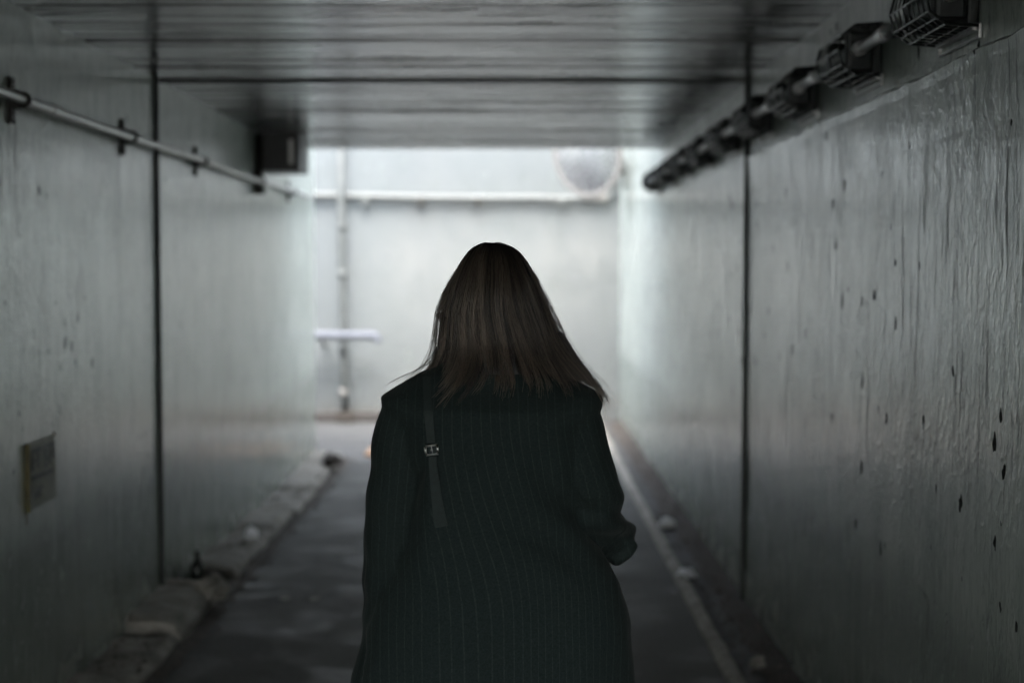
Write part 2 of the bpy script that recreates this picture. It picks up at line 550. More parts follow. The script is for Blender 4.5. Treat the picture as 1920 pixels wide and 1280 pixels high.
# courtyard beyond the tunnel; unseen wall tops raised to even out the sky light
bw = empty('back_wall', (-3, Y_B, 0), label='bright pale blue-white wall facing the tunnel mouth', cat='wall')
MB().box(-11, XR, Y_B, Y_B + 0.25, -0.1, 4.4).build('wall_panel', M['wall_b'], bw)
MB().box(-11, XR - 0.004, Y_B - 0.05, Y_B + 0.2, 4.4, 4.48).build('coping', M['wall_ret'], bw)
rw = empty('return_wall', (-5, Y_L - 0.12, 0), label='pale wall turning left beyond the end of the tunnel', cat='wall')
MB().box(-11, XL - 0.253, Y_L - 0.25, Y_L, -0.1, 4.4).build('wall_panel', M['wall_ret'], rw)
MB().box(-11.25, -11.003, Y_L, Y_B, -0.1, 2.2).build('wall_panel', M['wall_l'], rw)

# ------------------------------------------------------------------ left conduit
cz, cx = 2.185, XL + 0.048
cd = empty('conduit', (XL, 5, cz), label='thin metal conduit clipped along the upper left wall', cat='conduit')
pts = [(cx, yy, cz + 0.004 * math.sin(yy * 1.9)) for yy in np.linspace(-3, 11.6, 40)]
MB().tube(pts, 0.0165, 12).build('pipe', M['galv'], cd, smooth=True)
for yy in (-2.1, -0.7, 0.68, 2.05, 3.41, 4.77, 6.12, 7.52, 9.25, 10.6):
    m = MB()
    m.box(XL + 0.001, XL + 0.012, yy - 0.022, yy + 0.022, cz - 0.078, cz + 0.074)
    m.box(XL + 0.012, XL + 0.036, yy - 0.014, yy + 0.014, cz - 0.030, cz + 0.030)
    c = m.build('clip', M['clip'], cd)
    m = MB()
    m.tube(arc((cx, yy, cz), -2.2, 2.2, 14, 0.020, (1, 0, 0), (0, 0, 1)), 0.007, 6)
    m.build('saddle', M['clip'], c, smooth=True)
    for s in (-1, 1):
        MB().lathe([(0.008, 0), (0.008, 0.006), (0.004, 0.009)], (XL + 0.012, yy, cz + s * 0.058), 'x', 8).build('screw', M['galv'], c)
for yy in (5.05, 7.0):
    MB().tube([(cx, yy, cz + 0.004 * math.sin(yy * 1.9)), (cx, yy + 0.09, cz + 0.004 * math.sin(yy * 1.9 + .17))], 0.0215, 12).build('coupling', M['galv'], cd, smooth=False)

# dark box under the ceiling on the left, with its drop
jb = empty('junction_box', (XL, 9.6, ZC), label='dark boxy housing hanging under the ceiling at the far left', cat='box')
MB().box(XL + 0.002, XL + 0.285, 9.30, 9.72, ZC - 0.255, ZC - 0.008).build('housing', M['box'], jb, bevel=0.008)
MB().box(XL + 0.018, XL + 0.268, 9.288, 9.299, ZC - 0.235, ZC - 0.03).build('front_cover', M['box'], jb, bevel=0.003)
MB().box(XL + 0.222, XL + 0.250, 9.272, 9.287, ZC - 0.215, ZC - 0.055).build('edge_highlight', M['galv'], jb, bevel=0.004)  # added bright bar standing in for a highlight near the right edge
m = MB().tube([(XL + 0.028, 9.285, ZC - 0.03), (XL + 0.028, 9.285, cz - 0.06)], 0.026, 10)
m.build('drop_conduit', M['clip'], jb, smooth=True)
MB().box(XL + 0.003, XL + 0.06, 9.24, 9.33, cz - 0.085, cz - 0.045).build('elbow_box', M['clip'], jb, bevel=0.005)

# ------------------------------------------------------------------ sign plate on the left wall
sg = empty('sign_plate', (XL, 5.01, 0.9), label='small weathered plaque with dark marks and a mustard edge low on the left wall', cat='sign')
sy0, sy1, sz0, sz1 = 4.865, 5.16, 0.788, 1.018
MB().box(XL + 0.001, XL + 0.010, sy0, sy1, sz0, sz1).build('plate', M['sign'], sg)
MB().box(XL + 0.001, XL + 0.016, sy0 - 0.010, sy0 - 0.001, sz0 - 0.004, sz1 + 0.004).build('edge_strip', M['sign_edge'], sg, bevel=0.002)
MB().box(XL + 0.001, XL + 0.008, sy1 + 0.001, sy1 + 0.006, sz0 + 0.02, sz1 + 0.01).build('edge_strip', M['sign_edge'], sg)
xi = XL + 0.0135
def mark(y0, y1, z0, z1):
    MB().box(XL + 0.0102, xi - 0.002, sy0 + y0, sy0 + y1, sz0 + z0, sz0 + z1).build('lettering', M['sign_ink'], sg)
mark(0.03, 0.135, 0.196, 0.212); mark(0.03, 0.055, 0.135, 0.196); mark(0.085, 0.105, 0.14, 0.196); mark(0.057, 0.083, 0.162, 0.172)
mark(0.165, 0.275, 0.192, 0.212); mark(0.165, 0.190, 0.13, 0.192); mark(0.215, 0.235, 0.135, 0.192); mark(0.25, 0.275, 0.15, 0.192); mark(0.192, 0.213, 0.155, 0.167)
mark(0.03, 0.255, 0.100, 0.117)
mark(0.04, 0.12, 0.036, 0.062); mark(0.07, 0.15, 0.064, 0.071)
m = MB()
m.add([(XL + 0.0025, sy0 - 0.012, sz0 - 0.005), (XL + 0.0025, sy0 + 0.002, sz0 - 0.005), (XL + 0.0025, sy0 - 0.002, sz0 - 0.05), (XL + 0.0025, sy0 - 0.010, sz0 - 0.045)], [(0, 1, 2, 3)])
m.build('rust_run', M['stain'], sg)

# ------------------------------------------------------------------ caged tube lamps on the right wall
LZ = CAM_Z + 0.655
LX = XR - 0.076
def make_lamp():
    L = 0.30
    root = empty('caged_lamp', (XR, 0, LZ))
    o = root.location
    X = lambda d: XR - d
    MB().box(X(0.030), X(0.002), -L / 2, L / 2, LZ - 0.072, LZ + 0.072).build('back_tray', M['black'], root, bevel=0.006)
    for s in (-1, 1):
        c = MB().box(X(0.108), X(0.030), s * L / 2 - 0.05 * (s > 0) , s * L / 2 + 0.05 * (s < 0), LZ - 0.058, LZ + 0.058).build('end_cap', M['black'], root, bevel=0.012)
        MB().tube([(X(0.076), s * L / 2, LZ), (X(0.076), s * (L / 2 + 0.035), LZ)], 0.022, 12).build('gland', M['galv'], c)
    pts, rr = [], []
    for i in range(57):
        yy = -L / 2 + 0.05 + (L - 0.1) * i / 56
        pts.append((X(0.076), yy, LZ))
        rr.append(0.024 + 0.003 * (i % 4 in (1, 2)))
    MB().tube(pts, rr, 14).build('lamp_tube', M['tube'], root, smooth=True)
    cage = MB()
    prof = [(0.004, -0.080), (0.085, -0.074), (0.125, -0.044), (0.136, 0.0), (0.125, 0.044), (0.085, 0.074), (0.004, 0.080)]
    for d, h in prof:
        cage.tube([(X(d), -L / 2 - 0.008, LZ + h), (X(d), L / 2 + 0.008, LZ + h)], 0.0028, 6)
    for d, h in [(0.107, -0.060), (0.107, 0.060), (0.045, -0.077), (0.045, 0.077)]:
        cage.tube([(X(d), -L / 2 - 0.008, LZ + h), (X(d), L / 2 + 0.008, LZ + h)], 0.002, 6)
    g = cage.build('guard_bars', M['wire'], root)
    for i in range(9):
        yy = -L / 2 - 0.008 + (L + 0.016) * i / 8
        h = MB().tube([(X(d), yy, LZ + z) for d, z in prof], 0.0026 if 0 < i < 8 else 0.004, 6)
        h.build('hoop', M['wire'], g)
    fr = MB()
    z0 = LZ - 0.105
    fr.tube([(X(0.006), -L / 2 - 0.02, LZ - 0.075), (X(0.006), -L / 2 - 0.02, z0), (X(0.006), L / 2, z0), (X(0.006), L / 2, LZ - 0.075)], 0.0045, 6)
    fr.box(X(0.022), X(0.004), -L / 2 - 0.01, L / 2 - 0.01, z0 + 0.016, z0 + 0.026)
    fr.build('wall_frame', M['galv'], root)
    return root
def copy_tree(o, parent=None):
    c = o.copy()
    col.objects.link(c)
    c.parent = parent
    for ch in list(o.children):
        copy_tree(ch, c)
    return c
lamp0 = make_lamp()
order = ['nearest the camera', 'second from the camera', 'third from the camera', 'fourth from the camera', 'fifth from the camera',
         'sixth from the camera', 'third from the tunnel mouth', 'second from the tunnel mouth', 'nearest the tunnel mouth']
LY = [3.60 + 0.905 * i for i in range(9)]
bpy.context.view_layer.update()
for i, yy in enumerate(LY):
    o = lamp0 if i == 0 else copy_tree(lamp0)
    o.location = (XR, yy, LZ + (0.004 * math.sin(i * 2.3)))
    o.rotation_euler = (R(0.5 * math.sin(i * 1.7)), 0, 0)
    tag(o, 'dark caged tube lamp on the right wall, ' + order[i], 'lamp', 'caged lamps along the right wall')
cr = empty('conduit', (LX, 6, LZ), label='bright metal conduit linking the caged lamps on the right wall', cat='conduit')
for i in range(-1, 9):
    a = (LY[i] if i >= 0 else LY[0] - 0.905) + 0.19
    b = LY[i + 1] - 0.19 if i < 8 else 11.35
    MB().tube([(LX, a - 0.02, LZ), (LX, b + 0.02, LZ)], 0.017, 12).build('pipe', M['galv'], cr, smooth=True)
    MB().tube([(LX, (a + b) / 2 - 0.03, LZ), (LX, (a + b) / 2 + 0.03, LZ)], 0.022, 12).build('coupling', M['galv'], cr)
    MB().box(LX, XR - 0.001, (a + b) / 2 - 0.01, (a + b) / 2 + 0.01, LZ - 0.01, LZ + 0.01).build('bracket', M['clip'], cr)

# ------------------------------------------------------------------ kerbs and gutters
def rough_block(x0, x1, y0, y1, z1, seed, amp=0.012):
    nx, ny = 4, max(4, int((y1 - y0) / 0.06))
    v = []
    prof = [(x0, -0.02), (x0, z1 * 0.55), (x0 + 0.03 * (1 if x1 > x0 else -1), z1 * 0.92), ((x0 + x1) / 2, z1), (x1, z1 * 1.02), (x1, -0.02)]
    for j in range(ny + 1):
        yy = y0 + (y1 - y0) * j / ny
        e = min(j, ny - j)
        sh = 0.8 if e == 0 else 1.0
        for (px, pz) in prof:
            q = noise.noise_vector((px * 9 + seed, yy * 7, pz * 9 + seed))
            v.append((px + q.x * amp, yy + q.y * amp * 0.7, pz * sh + q.z * amp if pz > 0 else pz))
    N = len(prof)
    f = [(j * N + i, j * N + i + 1, (j + 1) * N + i + 1, (j + 1) * N + i) for j in range(ny) for i in range(N - 1)]
    f += [tuple(range(N)), tuple(range(ny * N, ny * N + N))]
    return MB().add(v, f)
kl = empty('kerb', (XL + 0.13, 7, 0), label='crumbled low concrete kerb along the foot of the left wall', cat='kerb')
yy = 2.6
i = 0
while yy < 11.9:
    ln = random.uniform(0.55, 1.0)
    if yy < 6.85 < yy + ln:
        ln = 6.85 - yy
    ln = min(ln, 11.95 - yy)
    hgt = random.uniform(0.05, 0.085) if not 5.9 < yy < 6.8 else 0.115
    rough_block(XL + 0.255 + random.uniform(-0.02, 0.015), XL - 0.005, yy, yy + ln - 0.012, hgt, i * 3.1, 0.016).build('kerb_stone', M['kerb'], kl, smooth=False)
    yy += ln
    if abs(yy - 6.85) < 0.01:
        yy = 7.32
    i += 1
kr = empty('kerb', (0.87, 7, 0), label='narrow raised kerb lip beside the right gutter', cat='kerb')
yy = 2.2
while yy < 14.8:
    ln = min(random.uniform(0.7, 1.1), 14.85 - yy)
    rough_block(0.838, 0.893, yy, yy + ln - 0.008, 0.035, i * 2.7, 0.007).build('kerb_stone', M['kerb'], kr, smooth=False)
    yy += ln
    i += 1
kb = empty('kerb', (-3, Y_B - 0.08, 0), label='dirty brown strip of kerb at the foot of the bright back wall', cat='kerb')
for a in np.arange(-8, 1.0, 0.9):
    b = min(a + 0.888, 0.83)
    m = MB().box(a, b, Y_B - 0.13, Y_B - 0.002, -0.01, 0.10)
    m.build('kerb_stone', M['back_kerb'], kb, bevel=0.012)

def bank(name, x0, x1, y0, y1, h, label, seed):
    """sloping drift of dirt against a wall, x1 at the wall"""
    n, k = int((y1 - y0) / 0.07), 5
    v = []
    for j in range(n + 1):
        yy = y0 + (y1 - y0) * j / n
        hh = h * (0.55 + 0.9 * abs(noise.noise((yy * 1.1, seed, 0))))
        for i in range(k + 1):
            f = i / k
            xx = x0 + (x1 - x0) * f + (0.02 * noise.noise((yy * 3, i, seed)) if i < k else 0)
            v.append((xx, yy, -0.004 + hh * f ** 1.4 + 0.010 * noise.noise((xx * 14, yy * 10, seed)) * (i > 0)))
    m = MB().add(v, [(j * (k + 1) + i, j * (k + 1) + i + 1, (j + 1) * (k + 1) + i + 1, (j + 1) * (k + 1) + i) for j in range(n) for i in range(k)])
    return tag(m.build(name, M['dirt'], smooth=True), label, 'dirt', kind='stuff')
bank('dirt', 0.96, XR + 0.004, 2.2, 14.9, 0.055, 'brown dirt drifted against the foot of the right wall', 3.0)
bank('dirt', XL + 0.33, XL + 0.235, 2.4, 12.0, 0.035, 'brown dirt drifted along the left kerb', 8.0)

def grit(name, n, xa, xb, ya, yb, label, zf):
    m = MB()
    for _ in range(n):
        x, y_ = random.uniform(xa, xb), random.uniform(ya, yb)
        s = random.uniform(0.003, 0.010) * (1.8 if random.random() < 0.12 else 1)
        c = Vector((x, y_, zf(x) + s * 0.4))
        vs_ = [c + Vector((random.uniform(.6, 1.3) * s * a, random.uniform(.6, 1.5) * s * b, random.uniform(.4, .9) * s * d)) for a, b, d in ((1, 0, 0), (-1, 0, 0), (0, 1, 0), (0, -1, 0), (0, 0, 1), (0, 0, -1))]
        m.add(vs_, [(0, 2, 4), (2, 1, 4), (1, 3, 4), (3, 0, 4), (2, 0, 5), (1, 2, 5), (3, 1, 5), (0, 3, 5)])
    return tag(m.build(name, M['pebble'], fixn=False), label, 'grit', kind='stuff')
grit('grit', 1300, 0.90, 1.11, 2.4, 14.5, 'grit and crumbs in the right gutter', lambda x: max(0, (x - 0.98)) * 0.3)
grit('grit', 1100, XL + 0.02, XL + 0.36, 2.4, 12, 'grit and crumbs on the left kerb', lambda x: 0.06 if x < XL + 0.24 else 0.0)

# ------------------------------------------------------------------ litter
def crumple(name, loc, s, label, mat, seed, flat=0.6, group=None):
    bm = bmesh.new()
    bmesh.ops.create_icosphere(bm, subdivisions=3, radius=1)
    for v in bm.verts:
        q = noise.noise(v.co * 1.7 + Vector((seed, 0, 0))) * 0.55 + abs(noise.noise(v.co * 4 + Vector((0, seed, 0)))) * 0.35
        v.co = v.co * (1 + q)
        v.co = Vector((v.co.x * s, v.co.y * s * 1.3, max(v.co.z, -0.7) * s * flat))
    me = bpy.data.meshes.new(name)
    bm.to_mesh(me)
    bm.free()
    me.materials.append(mat)
    o = bpy.data.objects.new(name, me)
    o.location = loc
    col.objects.link(o)
    return tag(o, label, 'litter', group)
crumple('crumpled_paper', (-1.50, 8.05, 0.11), 0.034, 'small white scrap of litter on the left kerb', M['paper'], 1.0, 0.9)
crumple('crumpled_paper', (0.905, 7.37, 0.030), 0.042, 'brightest white scrap of litter in the right gutter', M['paper'], 2.4, 0.55)
crumple('crumpled_paper', (0.955, 8.8, 0.034), 0.042, 'dull white scrap farther along the right gutter', M['white_band'], 4.1, 0.7)
crumple('crumpled_paper', (0.99, 5.7, 0.03), 0.03, 'greyish scrap in the right gutter nearer the camera', M['kerb'], 6.1, 0.7)
crumple('crumpled_leaf', (-1.44, 11.2, 0.10), 0.07, 'small brown clump at the far end of the left kerb', M['dirt'], 9.1, 0.8)
for px, py in ((-1.122, 6.92), (-0.98, 6.92)):
    crumple('gum_spot', (px, py, 0.004), 0.022, 'pale flattened gum spot on the dark floor, ' + ('left one of two' if px < -1.05 else 'right one of two'), M['kerb'], px * 7, 0.12, 'gum spots on the floor')
# rubble chunk and dark stub at the break in the left kerb
rb = crumple('rubble_chunk', (-1.45, 6.72, 0.09), 0.075, 'pale broken lump lying on the end of the left kerb', M['kerb'], 3.3, 0.8)
rb['category'] = 'rubble'
st = MB()
st.lathe([(0.032, 0.0), (0.034, 0.02), (0.034, 0.10), (0.026, 0.135), (0.013, 0.16), (0.013, 0.19), (0.016, 0.195), (0.012, 0.20)], (-1.60, 7.12, 0.0), 'z', 16)
tag(st.build('dark_bottle', M['glass_dark'], smooth=True), 'dark upright bottle shape in the gap of the left kerb', 'bottle')

# ------------------------------------------------------------------ things in the bright courtyard
hp = empty('wall_pipe', (-3, Y_B - 0.05, 2.36), label='horizontal pipe running across the bright back wall', cat='pipe')
pts = [(x, Y_B - 0.065, 2.365 - 0.02 * math.sin((x + 1.6) * 1.1) - 0.012 * (x > 0.3)) for x in np.linspace(-10.5, 0.93, 50)]
pts += [(1.0, Y_B - 0.067, 2.345), (1.03, Y_B - 0.07, 2.37), (1.045, Y_B - 0.07, 2.45), (1.05, Y_B - 0.07, 3.6)]
MB().tube(pts, 0.034, 12).build('pipe', M['pipe_b'], hp, smooth=True)
for x in (-5.9, -3.9, -1.55, -0.97, -0.37, 0.5):
    m = MB().box(x - 0.03, x + 0.03, Y_B - 0.11, Y_B - 0.001, 2.275, 2.345)
    m.build('pipe_bracket', M['clip'] if x in (-0.97, -0.37) else M['pipe_b'], hp, bevel=0.005)
MB().tube([(0.72, Y_B - 0.067, 2.358), (0.98, Y_B - 0.067, 2.34)], 0.047, 12).build('pipe_coupling', M['mrim'], hp, smooth=True)
vp = empty('downpipe', (-1.77, Y_B - 0.06, 0), label='vertical grey downpipe on the bright back wall', cat='pipe')
MB().tube([(-1.80, Y_B - 0.16, 4.2), (-1.79, Y_B - 0.16, 2.0), (-1.77, Y_B - 0.16, 0.5), (-1.765, Y_B - 0.16, 0.12)], 0.038, 12).build('pipe', M['pipe_b'], vp, smooth=True)
for z in (0.32, 0.75, 1.55, 2.05, 3.1):
    MB().lathe([(0.043, -0.035), (0.048, -0.02), (0.048, 0.02), (0.043, 0.035)], (-1.78, Y_B - 0.16, z), 'z', 14).build('pipe_collar', M['mrim'] if z < 0.5 else M['pipe_b'], vp, smooth=True)
MB().box(-1.86, -1.67, Y_B - 0.22, Y_B - 0.131, -0.01, 0.12).build('pipe_shoe', M['dirt'], vp, bevel=0.02)
hr = empty('handrail', (-1.5, Y_B - 0.2, 0.9), label='thick white handrail ending in a bend on the back wall', cat='handrail')
ry = Y_B - 0.30
rp = [(-10.5, ry, 0.93), (-6, ry, 0.93), (-1.47, ry, 0.92)] + [tuple(p) for p in arc((-1.47, ry, 0.86), math.pi / 2, -0.1, 8, 0.06, (1, 0, 0), (0, 0, 1))][1:]
MB().tube(rp, 0.042, 14).build('rail', M['rail'], hr, smooth=True)
for x in (-6.5, -4.2, -1.98):
    MB().tube([(x, ry, 0.90), (x, ry + 0.05, 0.82), (x, Y_B - 0.002, 0.80)], 0.018, 8).build('rail_bracket', M['pipe_b'], hr, smooth=True)

# convex mirror high in the right corner
mc = Vector((0.70, 13.55, 2.70))
cm = empty('convex_mirror', mc, label='large round grey traffic mirror high in the far right corner', cat='mirror')
mrot = Matrix.Rotation(R(-42), 4, 'Z') @ Matrix.Rotation(R(8), 4, 'X')
def disc(prof, seg=40):
    m = MB().lathe(prof, (0, 0, 0), 'y', seg)
    m.v = [tuple(mc + mrot @ Vector(p)) for p in m.v]
    return m
RM = 0.40
disc([(RM * s, -0.07 * (1 - s * s)) for s in (0.02, 0.2, 0.4, 0.6, 0.8, 0.9, 0.98)]).build('mirror_face', M['mirror'], cm, smooth=True)
disc([(RM * 0.98, -0.012), (RM * 1.04, -0.02), (RM * 1.06, 0.0), (RM * 1.02, 0.03), (RM * 0.7, 0.09), (0.1, 0.12)]).build('hood', M['mrim'], cm, smooth=True)
m = MB().tube([tuple(mc + mrot @ Vector((0, 0.11, 0))), tuple(mc + mrot @ Vector((0.0, 0.26, -0.06))), (XR - 0.002, 14.2, 2.55)], 0.03, 10)
m.build('bracket_arm', M['mrim'], cm, smooth=True)
MB().box(XR - 0.03, XR - 0.001, 14.1, 14.3, 2.42, 2.68).build('mount_plate', M['pipe_b'], cm, bevel=0.004)

# orange cone in the tunnel mouth
tc = empty('traffic_cone', (-1.08, 12.35, 0), label='faded orange cone on the floor, mostly hidden behind the coat', cat='cone')
MB().box(-1.08 - 0.20, -1.08 + 0.20, 12.15, 12.55, 0.0, 0.03).build('base', M['cone'], tc, bevel=0.008)
MB().lathe([(0.165, 0.03), (0.15, 0.05), (0.092, 0.22), (0.035, 0.42), (0.030, 0.445), (0.02, 0.45)], (-1.08, 12.35, 0), 'z', 24).build('cone_body', M['cone'], tc, smooth=True)
MB().lathe([(0.128, 0.13), (0.098, 0.215), (0.096, 0.215), (0.126, 0.13)], (-1.08, 12.35, 0.0), 'z', 24).build('band', M['white_band'], tc, smooth=True)

# ------------------------------------------------------------------ the person
PX, PY = -0.045, 3.05
person = empty('person', (PX, PY, 0), label='person seen from behind in a long dark pinstriped coat with shoulder-length brown hair', cat='person')

def loft(rows, seg=40, power=2.3):
    """rows: (z, cx, cy, a, b)"""
    v, f = [], []
    for z, cx_, cy_, a, b in rows:
        for k in range(seg):
            an = 2 * math.pi * k / seg
            c, s = math.cos(an), math.sin(an)
            e = 2 / power
            v.append((cx_ + a * math.copysign(abs(c) ** e, c), cy_ + b * math.copysign(abs(s) ** e, s), z))
    n = len(rows)
    for i in range(n - 1):
        for k in range(seg):
            k2 = (k + 1) % seg
            f.append((i * seg + k, i * seg + k2, (i + 1) * seg + k2, (i + 1) * seg + k))
    f.append(tuple(range(seg))[::-1])
    f.append(tuple(range((n - 1) * seg, n * seg)))
    return v, f

def resample(pts, rs, n=24):
    """Catmull-Rom through joints"""
    P = [Vector(p) for p in pts]
    out, ro = [], []
    seg = len(P) - 1
    for i in range(n + 1):
        t = i / n * seg
        k = min(int(t), seg - 1)
        u = t - k
        p0, p1, p2, p3 = P[max(k - 1, 0)], P[k], P[k + 1], P[min(k + 2, seg)]
        out.append(0.5 * ((2 * p1) + (p2 - p0) * u + (2 * p0 - 5 * p1 + 4 * p2 - p3) * u * u + (3 * p1 - p0 - 3 * p2 + p3) * u ** 3))
        ro.append(rs[k] * (1 - u) + rs[k + 1] * u)
    return out, ro

def voxel(mb, size, name):
    me = bpy.data.meshes.new(name)
    me.from_pydata(mb.v, [], mb.f)
    bm = bmesh.new(); bm.from_mesh(me); bmesh.ops.recalc_face_normals(bm, faces=bm.faces[:]); bm.to_mesh(me); bm.free()
    o = bpy.data.objects.new(name + '_tmp', me)
    col.objects.link(o)
    md = o.modifiers.new('r', 'REMESH')
    md.mode = 'VOXEL'
    md.voxel_size = size
    sm = o.modifiers.new('s', 'SMOOTH')
    sm.factor = 0.5
    sm.iterations = 4
    dg = bpy.context.evaluated_depsgraph_get()
    ev = o.evaluated_get(dg)
    res = bpy.data.meshes.new_from_object(ev)
    bpy.data.objects.remove(o)
    return res

def finish(me, name, mat, parent, world_coords=True):
    if world_coords:
        org = world_loc(parent)
        me.transform(Matrix.Translation(-org))
    me.name = name
    me.materials.clear()
    me.materials.append(mat)
    me.polygons.foreach_set('use_smooth', [True] * len(me.polygons))
    o = bpy.data.objects.new(name, me)
    col.objects.link(o)
    o.parent = parent
    return o

# --- body: one continuous surface (mostly under coat and hair)
hx, hy, hz = -0.047, 3.075, 1.562
b = MB()
def limb(pts, rs, n=20, seg=14):
    p, r_ = resample(pts, rs, n)
    b.tube([tuple(q) for q in p], r_, seg)
b.add(*loft([(0.90, PX, PY, 0.150, 0.10), (1.00, PX, PY, 0.150, 0.10), (1.12, PX, PY, 0.125, 0.085), (1.25, PX, PY, 0.14, 0.09), (1.34, PX, PY, 0.165, 0.085), (1.385, PX, PY + .01, 0.12, 0.065), (1.41, PX, PY + .01, 0.055, 0.05)], 24))
limb([(PX, PY + 0.005, 1.37), (PX - 0.001, PY + 0.015, 1.43), (hx, hy - 0.005, 1.50)], [0.055, 0.048, 0.050], 8)
# head
hv, hf = [], []
SEG, RNG = 28, 20
for i in range(RNG + 1):
    th = math.pi * i / RNG
    for k in range(SEG):
        ph = 2 * math.pi * k / SEG
        x, y_, z = math.sin(th) * math.cos(ph), math.sin(th) * math.sin(ph), math.cos(th)
        jaw = 1 - 0.22 * max(0, -z) ** 1.5
        X, Y_, Z = 0.072 * x * jaw, 0.092 * y_ * (1 if y_ < 0 else 0.98), 0.113 * z
        if y_ > 0:
            nose = math.exp(-((x / 0.16) ** 2)) * math.exp(-(((z + 0.22) / 0.16) ** 2))
            Y_ += 0.022 * nose
            for ex in (-0.42, 0.42):
                Y_ -= 0.010 * math.exp(-(((x - ex) / 0.18) ** 2) - (((z - 0.02) / 0.10) ** 2))
            Y_ += 0.006 * math.exp(-((x / 0.28) ** 2)) * math.exp(-(((z + 0.52) / 0.07) ** 2))
            Y_ += 0.006 * math.exp(-((x / 0.3) ** 2)) * math.exp(-(((z + 0.85) / 0.14) ** 2))
        hv.append((hx + X, hy + Y_, hz + Z))
for i in range(RNG):
    for k in range(SEG):
        k2 = (k + 1) % SEG
        hf.append((i * SEG + k, (i + 1) * SEG + k, (i + 1) * SEG + k2, i * SEG + k2))
b.add(hv, hf)
for s in (-1, 1):
    b.add(*loft([(hz - 0.035, hx + s * 0.070, hy, 0.008, 0.012), (hz - 0.01, hx + s * 0.076, hy, 0.009, 0.018), (hz + 0.02, hx + s * 0.078, hy - 0.003, 0.009, 0.02), (hz + 0.032, hx + s * 0.075, hy - .004, 0.006, 0.012)], 12))
# arms
limb([(-0.195, PY, 1.335), (-0.245, PY - 0.005, 1.20), (-0.262, PY - 0.005, 1.06), (-0.27, PY + 0.02, 0.93), (-0.278, PY + 0.03, 0.80)], [0.052, 0.047, 0.040, 0.036, 0.026])
limb([(0.105, PY, 1.335), (0.146, PY - 0.008, 1.215), (0.170, PY + 0.005, 1.115), (0.200, PY + 0.085, 1.048), (0.214, PY + 0.16, 1.02), (0.17, PY + 0.235, 1.03)], [0.046, 0.042, 0.030, 0.028, 0.026, 0.024])
def hand(wrist, d, side, curl):
    """wrist point, direction of the hand, side vector across the palm"""
    w, d, s = Vector(wrist), Vector(d).normalized(), Vector(side).normalized()
    nrm = d.cross(s).normalized()
    palm = w + d * 0.05
    pv, pf = [], []
    for t, a, c in ((0, 0.024, 0.018), (0.03, 0.034, 0.016), (0.07, 0.040, 0.014), (0.088, 0.038, 0.011)):
        for k in range(12):
            an = 2 * math.pi * k / 12
            pv.append(w + d * t + s * (a * math.cos(an)) + nrm * (c * math.sin(an)))
    for i in range(3):
        for k in range(12):
            pf.append((i * 12 + k, i * 12 + (k + 1) % 12, (i + 1) * 12 + (k + 1) % 12, (i + 1) * 12 + k))
    pf += [tuple(range(12))[::-1], tuple(range(36, 48))]
    b.add(pv, pf)
    for j, (off, ln) in enumerate(((-0.029, 0.070), (-0.010, 0.080), (0.010, 0.076), (0.029, 0.060))):
        p = w + d * 0.075 + s * off
        pts = [p]
        dd = d.copy()
        for fr in (0.45, 0.32, 0.23):
            dd = (dd + nrm * curl).normalized()
            p = p + dd * ln * fr
            pts.append(p)
        q, r_ = resample(pts, [0.0095, 0.009, 0.008, 0.0065], 10)
        b.tube([tuple(x) for x in q], r_, 10)
    p = w + d * 0.025 - s * 0.026
    q, r_ = resample([p, p - s * 0.018 + d * 0.022 + nrm * 0.01, p - s * 0.022 + d * 0.05 + nrm * 0.022], [0.012, 0.010, 0.0075], 8)
    b.tube([tuple(x) for x in q], r_, 10)
hand((-0.278, PY + 0.03, 0.80), (0.0, 0.12, -1), (0.25, 1, 0.05), 0.22)
hand((0.16, PY + 0.235, 1.03), (-0.6, 0.8, -0.1), (0.1, 0.2, 1), 0.4)
# legs
for s, fw in ((-1, 0.10), (1, -0.07)):
    limb([(PX + s * 0.075, PY, 0.90), (PX + s * 0.085, PY + fw * 0.5, 0.50), (PX + s * 0.085, PY + fw * 0.4 - 0.03, 0.28), (PX + s * 0.085, PY + fw * 0.7 - 0.03, 0.09)], [0.082, 0.055, 0.048, 0.036])
    limb([(PX + s * 0.085, PY + fw * 0.7 - 0.05, 0.05), (PX + s * 0.09, PY + fw * 0.7 + 0.05, 0.045), (PX + s * 0.095, PY + fw * 0.7 + 0.13, 0.03)], [0.034, 0.036, 0.024], 8)
body = finish(voxel(b, 0.0055, 'body'), 'body', M['skin'], person)

# --- trousers and shoes
for s, fw in ((-1, 0.10), (1, -0.07)):
    t_ = MB()
    p, r_ = resample([(PX + s * 0.078, PY, 0.86), (PX + s * 0.088, PY + fw * 0.5, 0.50), (PX + s * 0.088, PY + fw * 0.4 - 0.03, 0.28), (PX + s * 0.088, PY + fw * 0.7 - 0.03, 0.055)], [0.100, 0.082, 0.080, 0.088], 24)
    r_ = [q * (1 + 0.04 * math.sin(i * 1.7)) for i, q in enumerate(r_)]
    t_.tube([tuple(q) for q in p], r_, 20)
    t_.build('trouser_leg', M['trouser'], person, smooth=True)
    sh = MB()
    cx_, cy_ = PX + s * 0.09, PY + fw * 0.7 + 0.03
    v, f = loft([(0.002, cx_, cy_, 0.044, 0.135), (0.022, cx_, cy_, 0.045, 0.137), (0.024, cx_, cy_, 0.040, 0.130), (0.05, cx_, cy_ - 0.015, 0.040, 0.112), (0.08, cx_, cy_ - 0.055, 0.037, 0.065), (0.10, cx_, cy_ - 0.06, 0.036, 0.055)], 28)
    sh.add(v, f)
    sh.build('shoe', M['shoe'], person, smooth=True)

